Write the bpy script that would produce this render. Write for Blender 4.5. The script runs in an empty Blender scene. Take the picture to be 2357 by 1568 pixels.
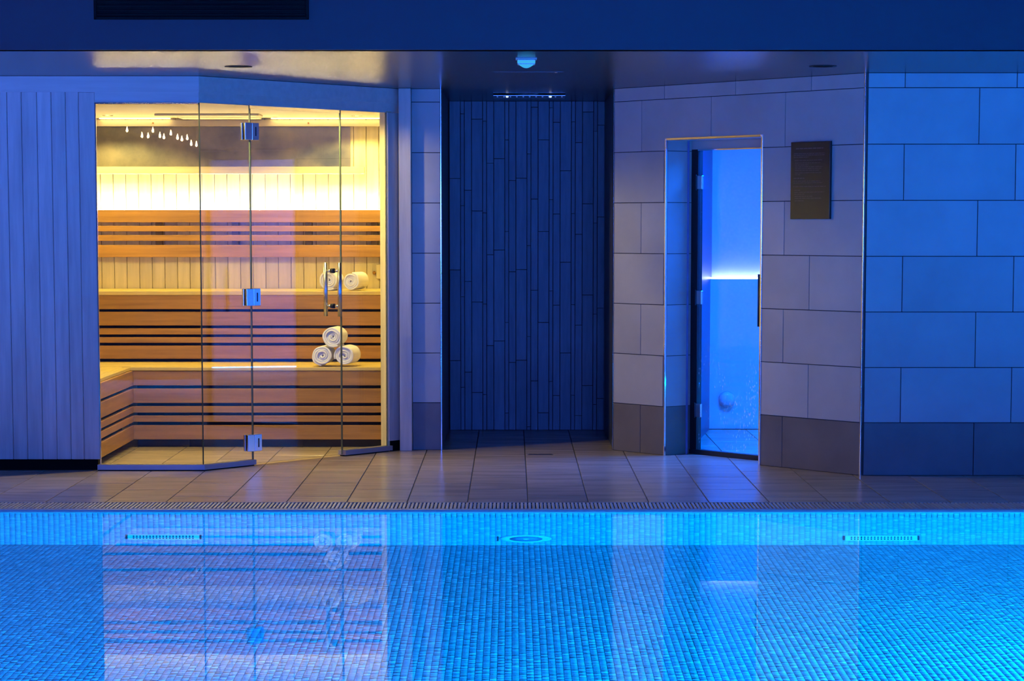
import bpy, bmesh, math, random
import numpy as np
from mathutils import Matrix, Vector

random.seed(7)
scene = bpy.context.scene
COL = scene.collection

# ------------------------------------------------------------------ camera
CAM_P = 0.0993
cam_d = bpy.data.cameras.new('camera')
cam = bpy.data.objects.new('camera', cam_d)
COL.objects.link(cam)
cam.location = (0.0, 0.0, 1.348)
cam.rotation_euler = (math.pi / 2 - CAM_P, 0.0, 0.0)
cam_d.sensor_width = 36.0
cam_d.sensor_fit = 'HORIZONTAL'
cam_d.lens = 5937.1 / 2357.0 * 36.0
cam_d.shift_y = (1112.8 - 784.0) / 2357.0
cam_d.clip_end = 100
scene.camera = cam

# ------------------------------------------------------------------ world, exposure
world = bpy.data.worlds.new('world')
scene.world = world
world.use_nodes = True
world.node_tree.nodes['Background'].inputs[0].default_value = (0.002, 0.004, 0.012, 1)
world.node_tree.nodes['Background'].inputs[1].default_value = 0.3
vs = scene.view_settings
vs.view_transform = 'Standard'
vs.look = 'None'
vs.exposure = 0.0
vs.gamma = 1.0
vs.use_curve_mapping = False
cy = scene.cycles
cy.max_bounces = 8
cy.diffuse_bounces = 3
cy.glossy_bounces = 4
cy.transmission_bounces = 6
cy.transparent_max_bounces = 16
cy.sample_clamp_indirect = 4.0
cy.blur_glossy = 0.5
cy.adaptive_threshold = 0.14
cy.adaptive_min_samples = 16

# ------------------------------------------------------------------ large lamps
def area(name, loc, target, sx, sy, power, color, spread=math.pi):
    l = bpy.data.lights.new(name, 'AREA')
    l.shape = 'RECTANGLE'
    l.size, l.size_y = sx, sy
    l.energy = power
    l.color = color
    l.spread = spread
    o = bpy.data.objects.new(name, l)
    COL.objects.link(o)
    o.location = loc
    o.rotation_euler = (Vector(target) - Vector(loc)).to_track_quat('-Z', 'Y').to_euler()
    return o

BLUE = (0.0, 0.125, 1.0)
# unseen blue fill lamps added at deck edges and rear wall, to brighten the walls
area('blue_fill_right', (5.3, 9.0, 0.02), (5.3, 9.0, 3.0), 0.12, 5.5, 480, BLUE)
area('blue_fill_left', (-5.3, 9.0, 0.02), (-5.3, 9.0, 3.0), 0.12, 5.5, 560, (0.09, 0.17, 1.0))
area('blue_fill_near', (1.6, 3.75, 0.02), (1.6, 3.75, 3.0), 6.0, 0.12, 600, (0.01, 0.13, 1.0))
area('blue_fill_rear', (0.95, -3.9, 1.5), (0.95, 4.0, 1.4), 5.8, 0.8, 820, (0.03, 0.125, 1.0))
POOLC = (0.0, 0.28, 1.0)
for lx, lp in ((-2.6, 640), (0.0, 640), (2.6, 660)):
    area('underwater_pool_lamp', (lx, 4.1, -0.55), (lx, 12.3, -0.75), 0.35, 0.35, lp, POOLC)
area('underwater_pool_lamp', (3.4, 8.5, -0.55), (2.2, 9.6, -1.2), 0.35, 0.35, 300, (0.0, 0.50, 1.0))

# ------------------------------------------------------------------ helpers
WM = {}            # world matrix of each object we made
def link(o, parent=None, loc=(0, 0, 0), rotz=0.0):
    COL.objects.link(o)
    m = Matrix.Translation(Vector(loc)) @ Matrix.Rotation(rotz, 4, 'Z')
    o.location = loc
    o.rotation_euler = (0, 0, rotz)
    WM[o.name] = m
    if parent is not None:
        o.parent = parent
        o.matrix_parent_inverse = WM[parent.name].inverted()
    return o

def tag(o, label, cat, group=None, kind=None):
    if label: o['label'] = label
    if cat: o['category'] = cat
    if group: o['group'] = group
    if kind: o['kind'] = kind
    return o

def empty(name, loc=(0, 0, 0), rotz=0.0, parent=None):
    o = bpy.data.objects.new(name, None)
    o.empty_display_size = 0.05
    return link(o, parent, loc, rotz)

def mesh_obj(name, me, parent=None, loc=(0, 0, 0), rotz=0.0):
    return link(bpy.data.objects.new(name, me), parent, loc, rotz)

class MB:
    def __init__(self): self.v, self.f, self.m = [], [], []
    def box(self, x0, x1, y0, y1, z0, z1, mi=0):
        n = len(self.v)
        self.v += [(x0,y0,z0),(x1,y0,z0),(x1,y1,z0),(x0,y1,z0),(x0,y0,z1),(x1,y0,z1),(x1,y1,z1),(x0,y1,z1)]
        for q in ((0,3,2,1),(4,5,6,7),(0,1,5,4),(1,2,6,5),(2,3,7,6),(3,0,4,7)):
            self.f.append(tuple(n + i for i in q)); self.m.append(mi)
        return self
    def prism(self, poly, z0, z1, mi=0):          # poly counter-clockwise
        n = len(self.v); k = len(poly)
        self.v += [(x, y, z0) for x, y in poly] + [(x, y, z1) for x, y in poly]
        self.f.append(tuple(n + i for i in reversed(range(k)))); self.m.append(mi)
        self.f.append(tuple(n + k + i for i in range(k))); self.m.append(mi)
        for i in range(k):
            j = (i + 1) % k
            self.f.append((n+i, n+j, n+k+j, n+k+i)); self.m.append(mi)
        return self
    def quad(self, *p, mi=0):
        n = len(self.v); self.v += list(p); self.f.append(tuple(range(n, n+len(p)))); self.m.append(mi); return self
    def lathe(self, prof, c=(0,0,0), axis='Z', seg=24, mi=0, caps=True):
        n = len(self.v); k = len(prof)
        for i in range(seg):
            a = 2*math.pi*i/seg; ca, sa = math.cos(a), math.sin(a)
            for r, h in prof:
                p = {'Z': (r*ca, r*sa, h), 'Y': (r*ca, h, -r*sa), 'X': (h, r*ca, r*sa)}[axis]
                self.v.append((p[0]+c[0], p[1]+c[1], p[2]+c[2]))
        for i in range(seg):
            j = (i+1) % seg
            for q in range(k-1):
                self.f.append((n+i*k+q, n+j*k+q, n+j*k+q+1, n+i*k+q+1)); self.m.append(mi)
        if caps:
            self.f.append(tuple(n+i*k for i in reversed(range(seg)))); self.m.append(mi)
            self.f.append(tuple(n+i*k+k-1 for i in range(seg))); self.m.append(mi)
        return self
    def mesh(self, name, mats, smooth=False):
        me = bpy.data.meshes.new(name)
        me.from_pydata(self.v, [], self.f)
        if not isinstance(mats, (list, tuple)): mats = [mats]
        for m in mats: me.materials.append(m)
        me.polygons.foreach_set('material_index', self.m)
        if smooth: me.polygons.foreach_set('use_smooth', [True]*len(self.f))
        me.update()
        return me
    def build(self, name, mats, parent=None, loc=(0,0,0), rotz=0.0, smooth=False):
        return mesh_obj(name, self.mesh(name, mats, smooth), parent, loc, rotz)

_cb = {}
def chamfer_mesh(name, sx, sy, sz, ch, mat):
    key = (name, round(sx,4), round(sy,4), round(sz,4), ch, mat.name)
    if key in _cb: return _cb[key]
    bm = bmesh.new()
    bmesh.ops.create_cube(bm, size=1.0)
    bmesh.ops.scale(bm, vec=(sx, sy, sz), verts=bm.verts)
    if ch: bmesh.ops.bevel(bm, geom=list(bm.edges), offset=ch, segments=1, affect='EDGES')
    me = bpy.data.meshes.new(name); bm.to_mesh(me); bm.free()
    me.materials.append(mat)
    _cb[key] = me
    return me

def board(name, x0, x1, y0, y1, z0, z1, mat, parent=None, ch=0.002, frame=None):
    """chamfered board; frame=(ox,oy,rotz) puts the box in a turned local frame"""
    me = chamfer_mesh(name, x1-x0, y1-y0, z1-z0, ch, mat)
    cx, cyy, cz = (x0+x1)/2, (y0+y1)/2, (z0+z1)/2
    if frame:
        ox, oy, r = frame
        c, s = math.cos(r), math.sin(r)
        return mesh_obj(name, me, parent, (ox + c*cx - s*cyy, oy + s*cx + c*cyy, cz), r)
    return mesh_obj(name, me, parent, (cx, cyy, cz))

# ------------------------------------------------------------------ materials
def nt(m):
    m.use_nodes = True
    t = m.node_tree
    return t, t.nodes, t.links, t.nodes['Principled BSDF']

def surf(name, col, rough=0.5, metal=0.0, vary=0.0, stretch=(1,1,1), nscale=8.0, namp=0.0, col2=None,
         bump=0.0, bscale=60.0, bstretch=(1,1,1), spec=0.5, rvary=0.0):
    """procedural surface: noise mixed between two colours, per-object variation, fine relief"""
    m = bpy.data.materials.new(name)
    t, N, L, B = nt(m)
    B.inputs['Roughness'].default_value = rough
    B.inputs['Metallic'].default_value = metal
    B.inputs['Specular IOR Level'].default_value = spec
    tc = N.new('ShaderNodeTexCoord'); oi = N.new('ShaderNodeObjectInfo')
    sc = N.new('ShaderNodeVectorMath'); sc.operation = 'SCALE'; sc.inputs['Scale'].default_value = 37.0
    cmb = N.new('ShaderNodeCombineXYZ')
    for i in range(3): L.new(oi.outputs['Random'], cmb.inputs[i])
    L.new(cmb.outputs[0], sc.inputs[0])
    add = N.new('ShaderNodeVectorMath'); add.operation = 'ADD'
    L.new(tc.outputs['Object'], add.inputs[0]); L.new(sc.outputs[0], add.inputs[1])
    mp = N.new('ShaderNodeMapping'); mp.inputs['Scale'].default_value = stretch
    L.new(add.outputs[0], mp.inputs['Vector'])
    no = N.new('ShaderNodeTexNoise'); no.inputs['Scale'].default_value = nscale
    no.inputs['Detail'].default_value = 6.0; no.inputs['Roughness'].default_value = 0.6
    L.new(mp.outputs[0], no.inputs['Vector'])
    mix = N.new('ShaderNodeMix'); mix.data_type = 'RGBA'
    c2 = col2 or tuple(c*(1-namp) for c in col)
    mix.inputs['A'].default_value = (*col, 1); mix.inputs['B'].default_value = (*c2, 1)
    mr = N.new('ShaderNodeMapRange'); mr.inputs['From Min'].default_value = 0.35; mr.inputs['From Max'].default_value = 0.68
    L.new(no.outputs['Fac'], mr.inputs['Value']); L.new(mr.outputs[0], mix.inputs['Factor'])
    hsv = N.new('ShaderNodeHueSaturation')
    vm = N.new('ShaderNodeMapRange'); vm.inputs['To Min'].default_value = 1-vary; vm.inputs['To Max'].default_value = 1+vary
    L.new(oi.outputs['Random'], vm.inputs['Value']); L.new(vm.outputs[0], hsv.inputs['Value'])
    L.new(mix.outputs['Result'], hsv.inputs['Color']); L.new(hsv.outputs[0], B.inputs['Base Color'])
    if rvary:
        rm = N.new('ShaderNodeMapRange'); rm.inputs['To Min'].default_value = rough-rvary; rm.inputs['To Max'].default_value = rough+rvary
        L.new(no.outputs['Fac'], rm.inputs['Value']); L.new(rm.outputs[0], B.inputs['Roughness'])
    if bump:
        mp2 = N.new('ShaderNodeMapping'); mp2.inputs['Scale'].default_value = bstretch
        L.new(add.outputs[0], mp2.inputs['Vector'])
        n2 = N.new('ShaderNodeTexNoise'); n2.inputs['Scale'].default_value = bscale; n2.inputs['Detail'].default_value = 3
        L.new(mp2.outputs[0], n2.inputs['Vector'])
        bp = N.new('ShaderNodeBump'); bp.inputs['Strength'].default_value = bump; bp.inputs['Distance'].default_value = 0.002
        L.new(n2.outputs['Fac'], bp.inputs['Height']); L.new(bp.outputs[0], B.inputs['Normal'])
    return m

def emit(name, col, strength):
    m = bpy.data.materials.new(name); m.use_nodes = True
    N, L = m.node_tree.nodes, m.node_tree.links
    N.remove(N['Principled BSDF'])
    e = N.new('ShaderNodeEmission'); e.inputs[0].default_value = (*col, 1); e.inputs[1].default_value = strength
    L.new(e.outputs[0], N['Material Output'].inputs[0])
    return m

def pane_glass(name, tint, ior=1.5, haze=None):
    """thin architectural glass: Fresnel mix of clear transmission and mirror reflection"""
    m = bpy.data.materials.new(name); m.use_nodes = True
    N, L = m.node_tree.nodes, m.node_tree.links
    N.remove(N['Principled BSDF'])
    tr = N.new('ShaderNodeBsdfTransparent'); tr.inputs[0].default_value = (*tint, 1)
    gl = N.new('ShaderNodeBsdfGlossy'); gl.inputs['Roughness'].default_value = 0.0
    fr = N.new('ShaderNodeFresnel'); fr.inputs['IOR'].default_value = ior
    geo = N.new('ShaderNodeNewGeometry')            # same reflectance on the exit face of the thin pane
    im = N.new('ShaderNodeMapRange'); im.inputs['To Min'].default_value = ior; im.inputs['To Max'].default_value = 1.0/ior
    L.new(geo.outputs['Backfacing'], im.inputs['Value']); L.new(im.outputs[0], fr.inputs['IOR'])
    mx = N.new('ShaderNodeMixShader')
    L.new(fr.outputs[0], mx.inputs[0]); L.new(gl.outputs[0], mx.inputs[2])
    base = tr.outputs[0]
    if haze: base = haze(N, L, tr)
    L.new(base, mx.inputs[1])
    L.new(mx.outputs[0], N['Material Output'].inputs[0])
    return m

M = {}
M['tile'] = surf('wall_tile_stone', (0.46,0.43,0.41), 0.45, vary=0.05, nscale=2.2, namp=0.16, bump=0.12, bscale=160, bstretch=(1,1,4), spec=0.4)
M['tile_dark'] = surf('skirting_tile_stone', (0.20,0.17,0.155), 0.45, vary=0.06, nscale=2.2, namp=0.25, bump=0.12, bscale=160, spec=0.4)
M['grout'] = surf('dark_grout', (0.06,0.055,0.06), 0.9)
M['plank_tile'] = surf('dark_plank_tile', (0.088,0.095,0.105), 0.38, vary=0.25, nscale=5, stretch=(6,6,0.7), namp=0.35, bump=0.1, bscale=60, bstretch=(6,6,0.6))
M['floor_tile'] = surf('floor_tile_stone', (0.53,0.415,0.32), 0.235, vary=0.09, nscale=2.6, stretch=(0.8,3.5,1), namp=0.38, bump=0.15, bscale=45, bstretch=(0.6,2.5,1), rvary=0.06)
M['plaster'] = surf('painted_plaster', (0.018,0.012,0.024), 0.5, nscale=3, namp=0.08)
M['soffit'] = surf('glossy_dark_soffit_lacquer', (0.07,0.068,0.07), 0.26, nscale=3.0, stretch=(0.5,6,1), namp=0.2, bump=0.05, bscale=10, bstretch=(0.5,7,1), spec=0.6)
M['dark_room'] = surf('hall_plaster', (0.22,0.22,0.23), 0.7, nscale=2, namp=0.1)
M['pale_wood'] = surf('pale_aspen_wood', (0.74,0.62,0.31), 0.55, vary=0.07, nscale=4, stretch=(7,7,0.5), namp=0.20, bump=0.08, bscale=30, bstretch=(9,9,0.5), spec=0.3)
M['pale_wood_h'] = surf('pale_aspen_wood_lengthwise', (0.74,0.62,0.31), 0.55, vary=0.05, nscale=4, stretch=(0.5,7,7), namp=0.18, bump=0.08, bscale=30, bstretch=(0.5,9,9), spec=0.3)
M['front_wood'] = surf('limed_front_wood', (0.60,0.53,0.47), 0.5, vary=0.09, nscale=4, stretch=(7,7,0.5), namp=0.24, bump=0.08, bscale=30, bstretch=(9,9,0.5), spec=0.3)
M['front_wood_h'] = surf('limed_front_wood_lengthwise', (0.60,0.53,0.47), 0.5, vary=0.04, nscale=4, stretch=(0.5,7,7), namp=0.14, bump=0.08, bscale=30, bstretch=(0.5,9,9), spec=0.3)
M['bench_wood'] = surf('heat_treated_bench_wood', (0.42,0.20,0.032), 0.5, vary=0.10, nscale=4, stretch=(0.45,8,8), namp=0.35, bump=0.1, bscale=30, bstretch=(0.5,9,9), spec=0.3)
M['bench_top'] = surf('pale_bench_top_wood', (0.66,0.47,0.13), 0.5, vary=0.06, nscale=4, stretch=(0.45,8,8), namp=0.2, bump=0.08, bscale=30, bstretch=(0.5,9,9), spec=0.3)
M['bracket'] = surf('dark_bracket_wood', (0.07,0.035,0.012), 0.6)
M['void'] = surf('dark_recess', (0.018,0.014,0.012), 0.9)
M['black'] = surf('black_plinth_paint', (0.004,0.0035,0.004), 0.8, spec=0.1)
M['panel'] = surf('marbled_stone_panel', (0.235,0.195,0.115), 0.30, nscale=3.4, col2=(0.060,0.062,0.048), spec=0.5)
M['chrome'] = surf('polished_steel', (0.80,0.79,0.77), 0.12, 1.0)
M['satin'] = surf('satin_steel', (0.62,0.61,0.60), 0.26, 1.0)
M['dark_metal'] = surf('dark_door_frame_metal', (0.03,0.032,0.04), 0.4, 0.6)
M['alu'] = surf('anodised_sill_metal', (0.35,0.34,0.36), 0.35, 0.5)
M['towel'] = surf('white_terry_cloth', (0.86,0.84,0.80), 0.95, nscale=40, namp=0.06, bump=0.7, bscale=420, spec=0.1)
M['white_plastic'] = surf('white_plastic', (0.75,0.75,0.75), 0.35)
M['plaque'] = surf('dark_brown_plaque', (0.020,0.0115,0.010), 0.4)
M['print'] = surf('pale_print', (0.12,0.09,0.10), 0.6)
M['grate'] = surf('grey_grate_plastic', (0.42,0.40,0.40), 0.5, vary=0.12)
M['inlet'] = surf('pool_inlet_plastic', (0.60,0.72,0.80), 0.35)
M['inlet_dark'] = surf('inlet_opening', (0.02,0.04,0.07), 0.8)
M['pool_grout'] = surf('pool_grout', (0.20,0.29,0.37), 0.8)
M['steam_wall'] = surf('steam_room_tile', (0.55,0.60,0.65), 0.3, nscale=3, namp=0.08)
M['glass_edge'] = surf('glass_edge_green', (0.10,0.13,0.08), 0.2)
M['led_warm'] = emit('warm_led', (1.0, 0.87, 0.54), 160.0)
M['led_cove'] = emit('warm_cove_led', (1.0, 0.78, 0.36), 9.0)
M['led_spot'] = emit('warm_downlight_lens', (1.0, 0.78, 0.48), 14.0)
M['led_white'] = emit('white_blue_led', (0.50, 0.55, 1.0), 16.0)
M['led_steam'] = emit('blue_bench_led', (0.0, 0.28, 1.0), 48.0)
M['bulb'] = emit('warm_bulb_glow', (1.0, 0.72, 0.40), 60.0)
M['sign_glow'] = emit('cyan_indicator_lens', (0.05, 0.48, 0.95), 0.9)
M['glass'] = pane_glass('clear_pane_glass', (0.985, 0.99, 0.98))

# mosaic: pale glass pieces, each island its own tone
def mosaic_mat():
    m = bpy.data.materials.new('pale_pool_mosaic')
    t, N, L, B = nt(m)
    g = N.new('ShaderNodeNewGeometry'); oi = N.new('ShaderNodeObjectInfo')
    a = N.new('ShaderNodeMath'); a.operation = 'ADD'; L.new(g.outputs['Random Per Island'], a.inputs[0]); L.new(oi.outputs['Random'], a.inputs[1])
    fr = N.new('ShaderNodeMath'); fr.operation = 'FRACT'; L.new(a.outputs[0], fr.inputs[0])
    cr = N.new('ShaderNodeValToRGB')
    cr.color_ramp.elements[0].color = (0.27, 0.38, 0.47, 1); cr.color_ramp.elements[1].color = (0.52, 0.62, 0.70, 1)
    e = cr.color_ramp.elements.new(0.75); e.color = (0.36, 0.49, 0.58, 1)
    L.new(fr.outputs[0], cr.inputs[0]); L.new(cr.outputs[0], B.inputs['Base Color'])
    B.inputs['Roughness'].default_value = 0.25
    return m
M['mosaic'] = mosaic_mat()

# water
def water_mat():
    m = bpy.data.materials.new('clear_pool_water')
    t, N, L, B = nt(m)
    N.remove(B)
    g = N.new('ShaderNodeBsdfRefraction'); g.inputs['IOR'].default_value = 1.333; g.inputs['Roughness'].default_value = 0.0
    g.inputs['Color'].default_value = (0.90, 0.97, 1.0, 1)
    gl = N.new('ShaderNodeBsdfGlossy'); gl.inputs['Roughness'].default_value = 0.0
    fr = N.new('ShaderNodeFresnel'); fr.inputs['IOR'].default_value = 1.333
    fm = N.new('ShaderNodeMath'); fm.operation = 'MULTIPLY'; fm.inputs[1].default_value = 0.68
    mx = N.new('ShaderNodeMixShader')
    L.new(fr.outputs[0], fm.inputs[0]); L.new(fm.outputs[0], mx.inputs[0]); L.new(g.outputs[0], mx.inputs[1]); L.new(gl.outputs[0], mx.inputs[2])
    tc = N.new('ShaderNodeTexCoord'); no = N.new('ShaderNodeTexNoise'); no.inputs['Scale'].default_value = 2.2
    no.inputs['Detail'].default_value = 2
    bp = N.new('ShaderNodeBump'); bp.inputs['Strength'].default_value = 0.004; bp.inputs['Distance'].default_value = 0.05
    L.new(tc.outputs['Object'], no.inputs['Vector']); L.new(no.outputs['Fac'], bp.inputs['Height'])
    for nd in (g, gl, fr): L.new(bp.outputs[0], nd.inputs['Normal'])
    L.new(mx.outputs[0], N['Material Output'].inputs[0])
    return m
M['water'] = water_mat()

# ------------------------------------------------------------------ dimensions
SOF = 2.167                     # soffit height
YR, YM, YL = 13.9622, 15.5665, 14.248
DX, DY = 0.6119, 15.5665        # diagonal wall start
DR = math.atan2(YR - DY, 1.8953 - DX)
DLEN = math.hypot(1.8953 - DX, YR - DY)
DF = (DX, DY, DR)
def dpt(s, off=0.0):            # point on the diagonal wall, off = behind its face
    c, s_ = math.cos(DR), math.sin(DR)
    return (DX + c*s - s_*off, DY + s_*s + c*off)
CX, CY = -1.715, YL          # sauna glass corner
SR = math.radians(52.0)
SF = (CX, CY, SR)
SEND = 1.563
NX, NY = 0.7880, -0.6157        # outward normal of the angled sauna front
def spt(s, out=0.0):
    return (CX + 0.6157*s + NX*out, CY + 0.7880*s + NY*out)
def corner(o): return (CX + 0.4877*o, CY - o)
BEAM_Y = 12.16
POOL_Y = 12.30
WZ = -0.013
PD = -1.20

# ------------------------------------------------------------------ floor deck
floor = MB().box(-6, 6, 12.30, 17.6, -0.25, -0.045).box(-6, 6, 12.59, 17.6, -0.05, -0.004).build('floor', M['grout'])
tag(floor, 'beige stone tiled deck between the pool and the sauna front', 'floor', kind='structure')
PX, PY = 0.2965, 0.662
for i in range(-12, 12):
    x0 = 0.078 + i*PX
    if x0 > 3.6 or x0 < -3.6: continue
    off = 13.87 if i % 2 else 13.54
    k0 = math.floor((12.59 - off)/PY)
    for k in range(k0, k0+9):
        a, b = max(12.59, off + k*PY), min(17.15, off + (k+1)*PY)
        if b - a < 0.02: continue
        xc = x0 + PX/2
        lim = 17.15 if (-0.9 < xc < 0.8 or xc < -0.6 or xc > 0.8) else 15.7
        b = min(b, lim)
        if b - a < 0.02: continue
        me = chamfer_mesh('floor_tile', PX-0.005, b-a-0.009, 0.012, 0.0012, M['floor_tile'])
        mesh_obj('floor_tile', me, floor, (xc, (a+b)/2, -0.006))

# overflow grate
gr = MB().box(-3.6, 3.6, 12.30, 12.59, -0.045, -0.030).build('overflow_channel', M['grout'], loc=(0,0,0))
tag(gr, 'grey ribbed overflow grating running along the far pool edge', 'grating')
bar = chamfer_mesh('grate_bar', 0.0125, 0.262, 0.026, 0.002, M['grate'])
nb = 0
x = -2.84
while x < 2.84:
    mesh_obj('grate_bar', bar, gr, (x, 12.447, -0.0125 + 0.0))
    x += 0.019; nb += 1
for y0, y1 in ((12.309, 12.318), (12.576, 12.586)):
    board('side_rail', -3.6, 3.6, y0, y1, -0.030, -0.008, M['grate'], gr, 0.001)
nose = board('trim_1', -5.0, 5.0, 12.262, 12.306, -0.05, -0.0005, M['grate'], None, 0.004)
tag(nose, 'thin grey coping lip along the far edge of the pool', 'trim', kind='structure')
dr = MB().box(-0.075, 0.075, -0.022, 0.022, -0.003, 0.001).build('drain_frame', M['dark_metal'], loc=(0.168, 15.25, 0.001))
tag(dr, 'small dark slot drain in the deck before the shower recess', 'drain')
board('drain_slot', -0.068+0.168, 0.068+0.168, 15.244, 15.256, 0.0021, 0.0032, M['void'], dr, 0)

# ------------------------------------------------------------------ walls with tiles
ROWS = [(0.0, 0.2877)] + [(0.2877+0.3*k, 0.5877+0.3*k) for k in range(6)] + [(2.0877, SOF)]
G = 0.002
def tile(parent, x0, x1, z0, z1, dark, frame=None, y=0.0, split=None):
    mat = M['tile_dark'] if dark else M['tile']
    a, b, c, d = x0+G, x1-G, z0+G, z1-G
    if split:                                   # L-shaped piece round the door opening
        s0, s1, zt = split
        mb = MB()
        if a < s0: mb.box(a, s0, -0.004, 0.004, c, d)
        mb.box(max(a, s0), min(b, s1), -0.004, 0.004, zt, d)
        if b > s1: mb.box(s1, b, -0.004, 0.004, c, d)
        return mb.build('wall_tile', mat, parent, (frame[0], frame[1], 0), frame[2])
    return board('wall_tile', a, b, y-0.004, y+0.004, c, d, mat, parent, 0.0008, frame)

# right wall
wr = MB().box(1.9, 6.0, YR+0.004, YR+0.12, 0, SOF).build('wall_right', M['grout'])
tag(wr, 'blue-lit stone tiled wall facing the pool at the right', 'wall', kind='structure')
for k, (z0, z1) in enumerate(ROWS):
    j = (2.506 if k % 2 == 0 else 2.1059) - 0.6
    xs = [1.9085] + [x for x in (j + 0.6*i for i in range(0, 6)) if 1.95 < x < 4.2] + [4.3]
    for a, b in zip(xs[:-1], xs[1:]): tile(wr, a, b, z0, z1, k == 0, y=YR)

# pier between sauna and shower
wc = MB().box(-0.600, -0.4245, YM+0.004, 17.2, 0, SOF).build('wall_center', M['grout'])
tag(wc, 'narrow tiled pier between the sauna and the dark shower recess', 'wall', kind='structure')
for k, (z0, z1) in enumerate(ROWS): tile(wc, -0.602, -0.430, z0, z1, k == 0, y=YM)
board('corner_trim', -0.430, -0.4235, YM-0.006, YM+0.004, 0, SOF, M['chrome'], wc, 0.001)

# diagonal wall with the steam room opening
O0, O1, OZ = 0.470, 1.267, 1.8495
wd = MB().box(0, O0, 0.004, 0.2, 0, SOF).box(O1, DLEN-0.004, 0.004, 0.2, 0, SOF).box(O0, O1, 0.004, 0.2, OZ, SOF).build('wall_diagonal', M['grout'], loc=(DX, DY, 0), rotz=DR)
tag(wd, 'angled stone tiled wall around the blue steam room doorway', 'wall', kind='structure')
for k, (z0, z1) in enumerate(ROWS):
    j = 0.2508 if k % 2 == 0 else 0.4508
    xs = [0.006] + [j + 0.6*i for i in range(4) if j + 0.6*i < DLEN - 0.03] + [DLEN-0.006]
    for a, b in zip(xs[:-1], xs[1:]):
        if z0 >= OZ: tile(wd, a, b, z0, z1, False, DF); continue
        if z1 > OZ and a < O1 and b > O0:
            tile(wd, a, b, z0, z1, False, DF, split=(O0, O1, OZ)); continue
        for p, q in ((a, min(b, O0)), (max(a, O1), b)):
            if q - p > 0.03: tile(wd, p, q, z0, z1, k == 0, DF)
    # tiles on the left reveal of the opening
    if z0 < OZ:
        board('reveal_tile', O0-0.004, O0+0.001, 0.006, 0.196, z0+G, min(z1, OZ)-G, M['tile_dark'] if k == 0 else M['tile'], wd, 0, DF)
MB().box(O0, O1, 0.006, 0.196, OZ-0.002, OZ+0.003).build('head_reveal', M['tile'], wd, (DX, DY, 0), DR)
MB().box(O1-0.001, O1+0.004, 0.006, 0.196, 0, OZ).build('reveal_panel', M['tile'], wd, (DX, DY, 0), DR)
for a, b, c, d in ((O0-0.009, O0+0.001, 0, OZ+0.010), (O1-0.001, O1+0.011, 0, OZ+0.010), (O0+0.001, O1-0.001, OZ-0.001, OZ+0.012)):
    board('edge_trim', a, b, -0.009, 0.004, c, d, M['chrome'], wd, 0.001, DF)
board('corner_trim', -0.004, 0.005, -0.008, 0.004, 0, SOF, M['chrome'], wd, 0.001, DF)
board('corner_trim', DLEN-0.005, DLEN+0.005, -0.008, 0.006, 0, SOF, M['chrome'], wd, 0.001, DF)

# shower recess
RB = 17.11
wb = MB().box(-0.4245, 0.6119, RB+0.006, RB+0.12, 0, SOF).build('wall_shower', M['void'])
tag(wb, 'dark shower back wall of vertical plank tiles in mixed widths', 'wall', kind='structure')
widths = [0.073, 0.026, 0.047]
x = -0.4245 + 0.012; i = 0
rs = random.Random(3)
while x < 0.61:
    w = min(widths[i % 3], 0.6115 - x)
    z = -rs.random()*0.58
    while z < SOF:
        a, b = max(0, z), min(SOF, z+0.6)
        if b - a > 0.02:
            board('plank_tile', x+0.0012, x+w-0.0012, RB-0.004-0.002*(i % 3 == 1), RB+0.008, a+0.0012, b-0.0012, M['plank_tile'], wb, 0.0012)
        z += 0.6
    x += w; i += 1
wrl = MB().box(0.6125, 0.72, YM+0.03, 17.2, 0, SOF).build('wall_recess', M['plank_tile'])
tag(wrl, 'dark right side wall inside the shower recess', 'wall', kind='structure')
sl = MB().box(-0.4243, -0.4205, YM+0.006, RB, 0, SOF).build('wall_recess_lining', M['plank_tile'])
tag(sl, 'dark left side lining inside the shower recess', 'wall', kind='structure')
sh = empty('shower_head', (0.108, 16.34, SOF))
tag(sh, 'flat rectangular rain shower head under the dark recess ceiling', 'shower head')
board('plate', -0.117, 0.333, 16.15, 16.53, 2.1525, 2.1590, M['satin'], sh, 0.002)
board('ceiling_flange', 0.05, 0.166, 16.28, 16.40, 2.1585, 2.1665, M['satin'], sh, 0.002)
for q in range(11):
    MB().lathe([(0.004, 0), (0.006, 0.008)], seg=8).build('nozzle', M['white_plastic'], sh, (-0.09+0.04*q, 16.18, 2.1455))
for xx in (-0.03, 0.238):
    MB().lathe([(0.007, 0), (0.010, 0.010)], seg=10).build('jet_lens', emit('shower_lens', (0.6,0.72,0.9), 1.2) if xx < 0 else bpy.data.materials['shower_lens'], sh, (xx, 16.158, 2.143))

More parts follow.
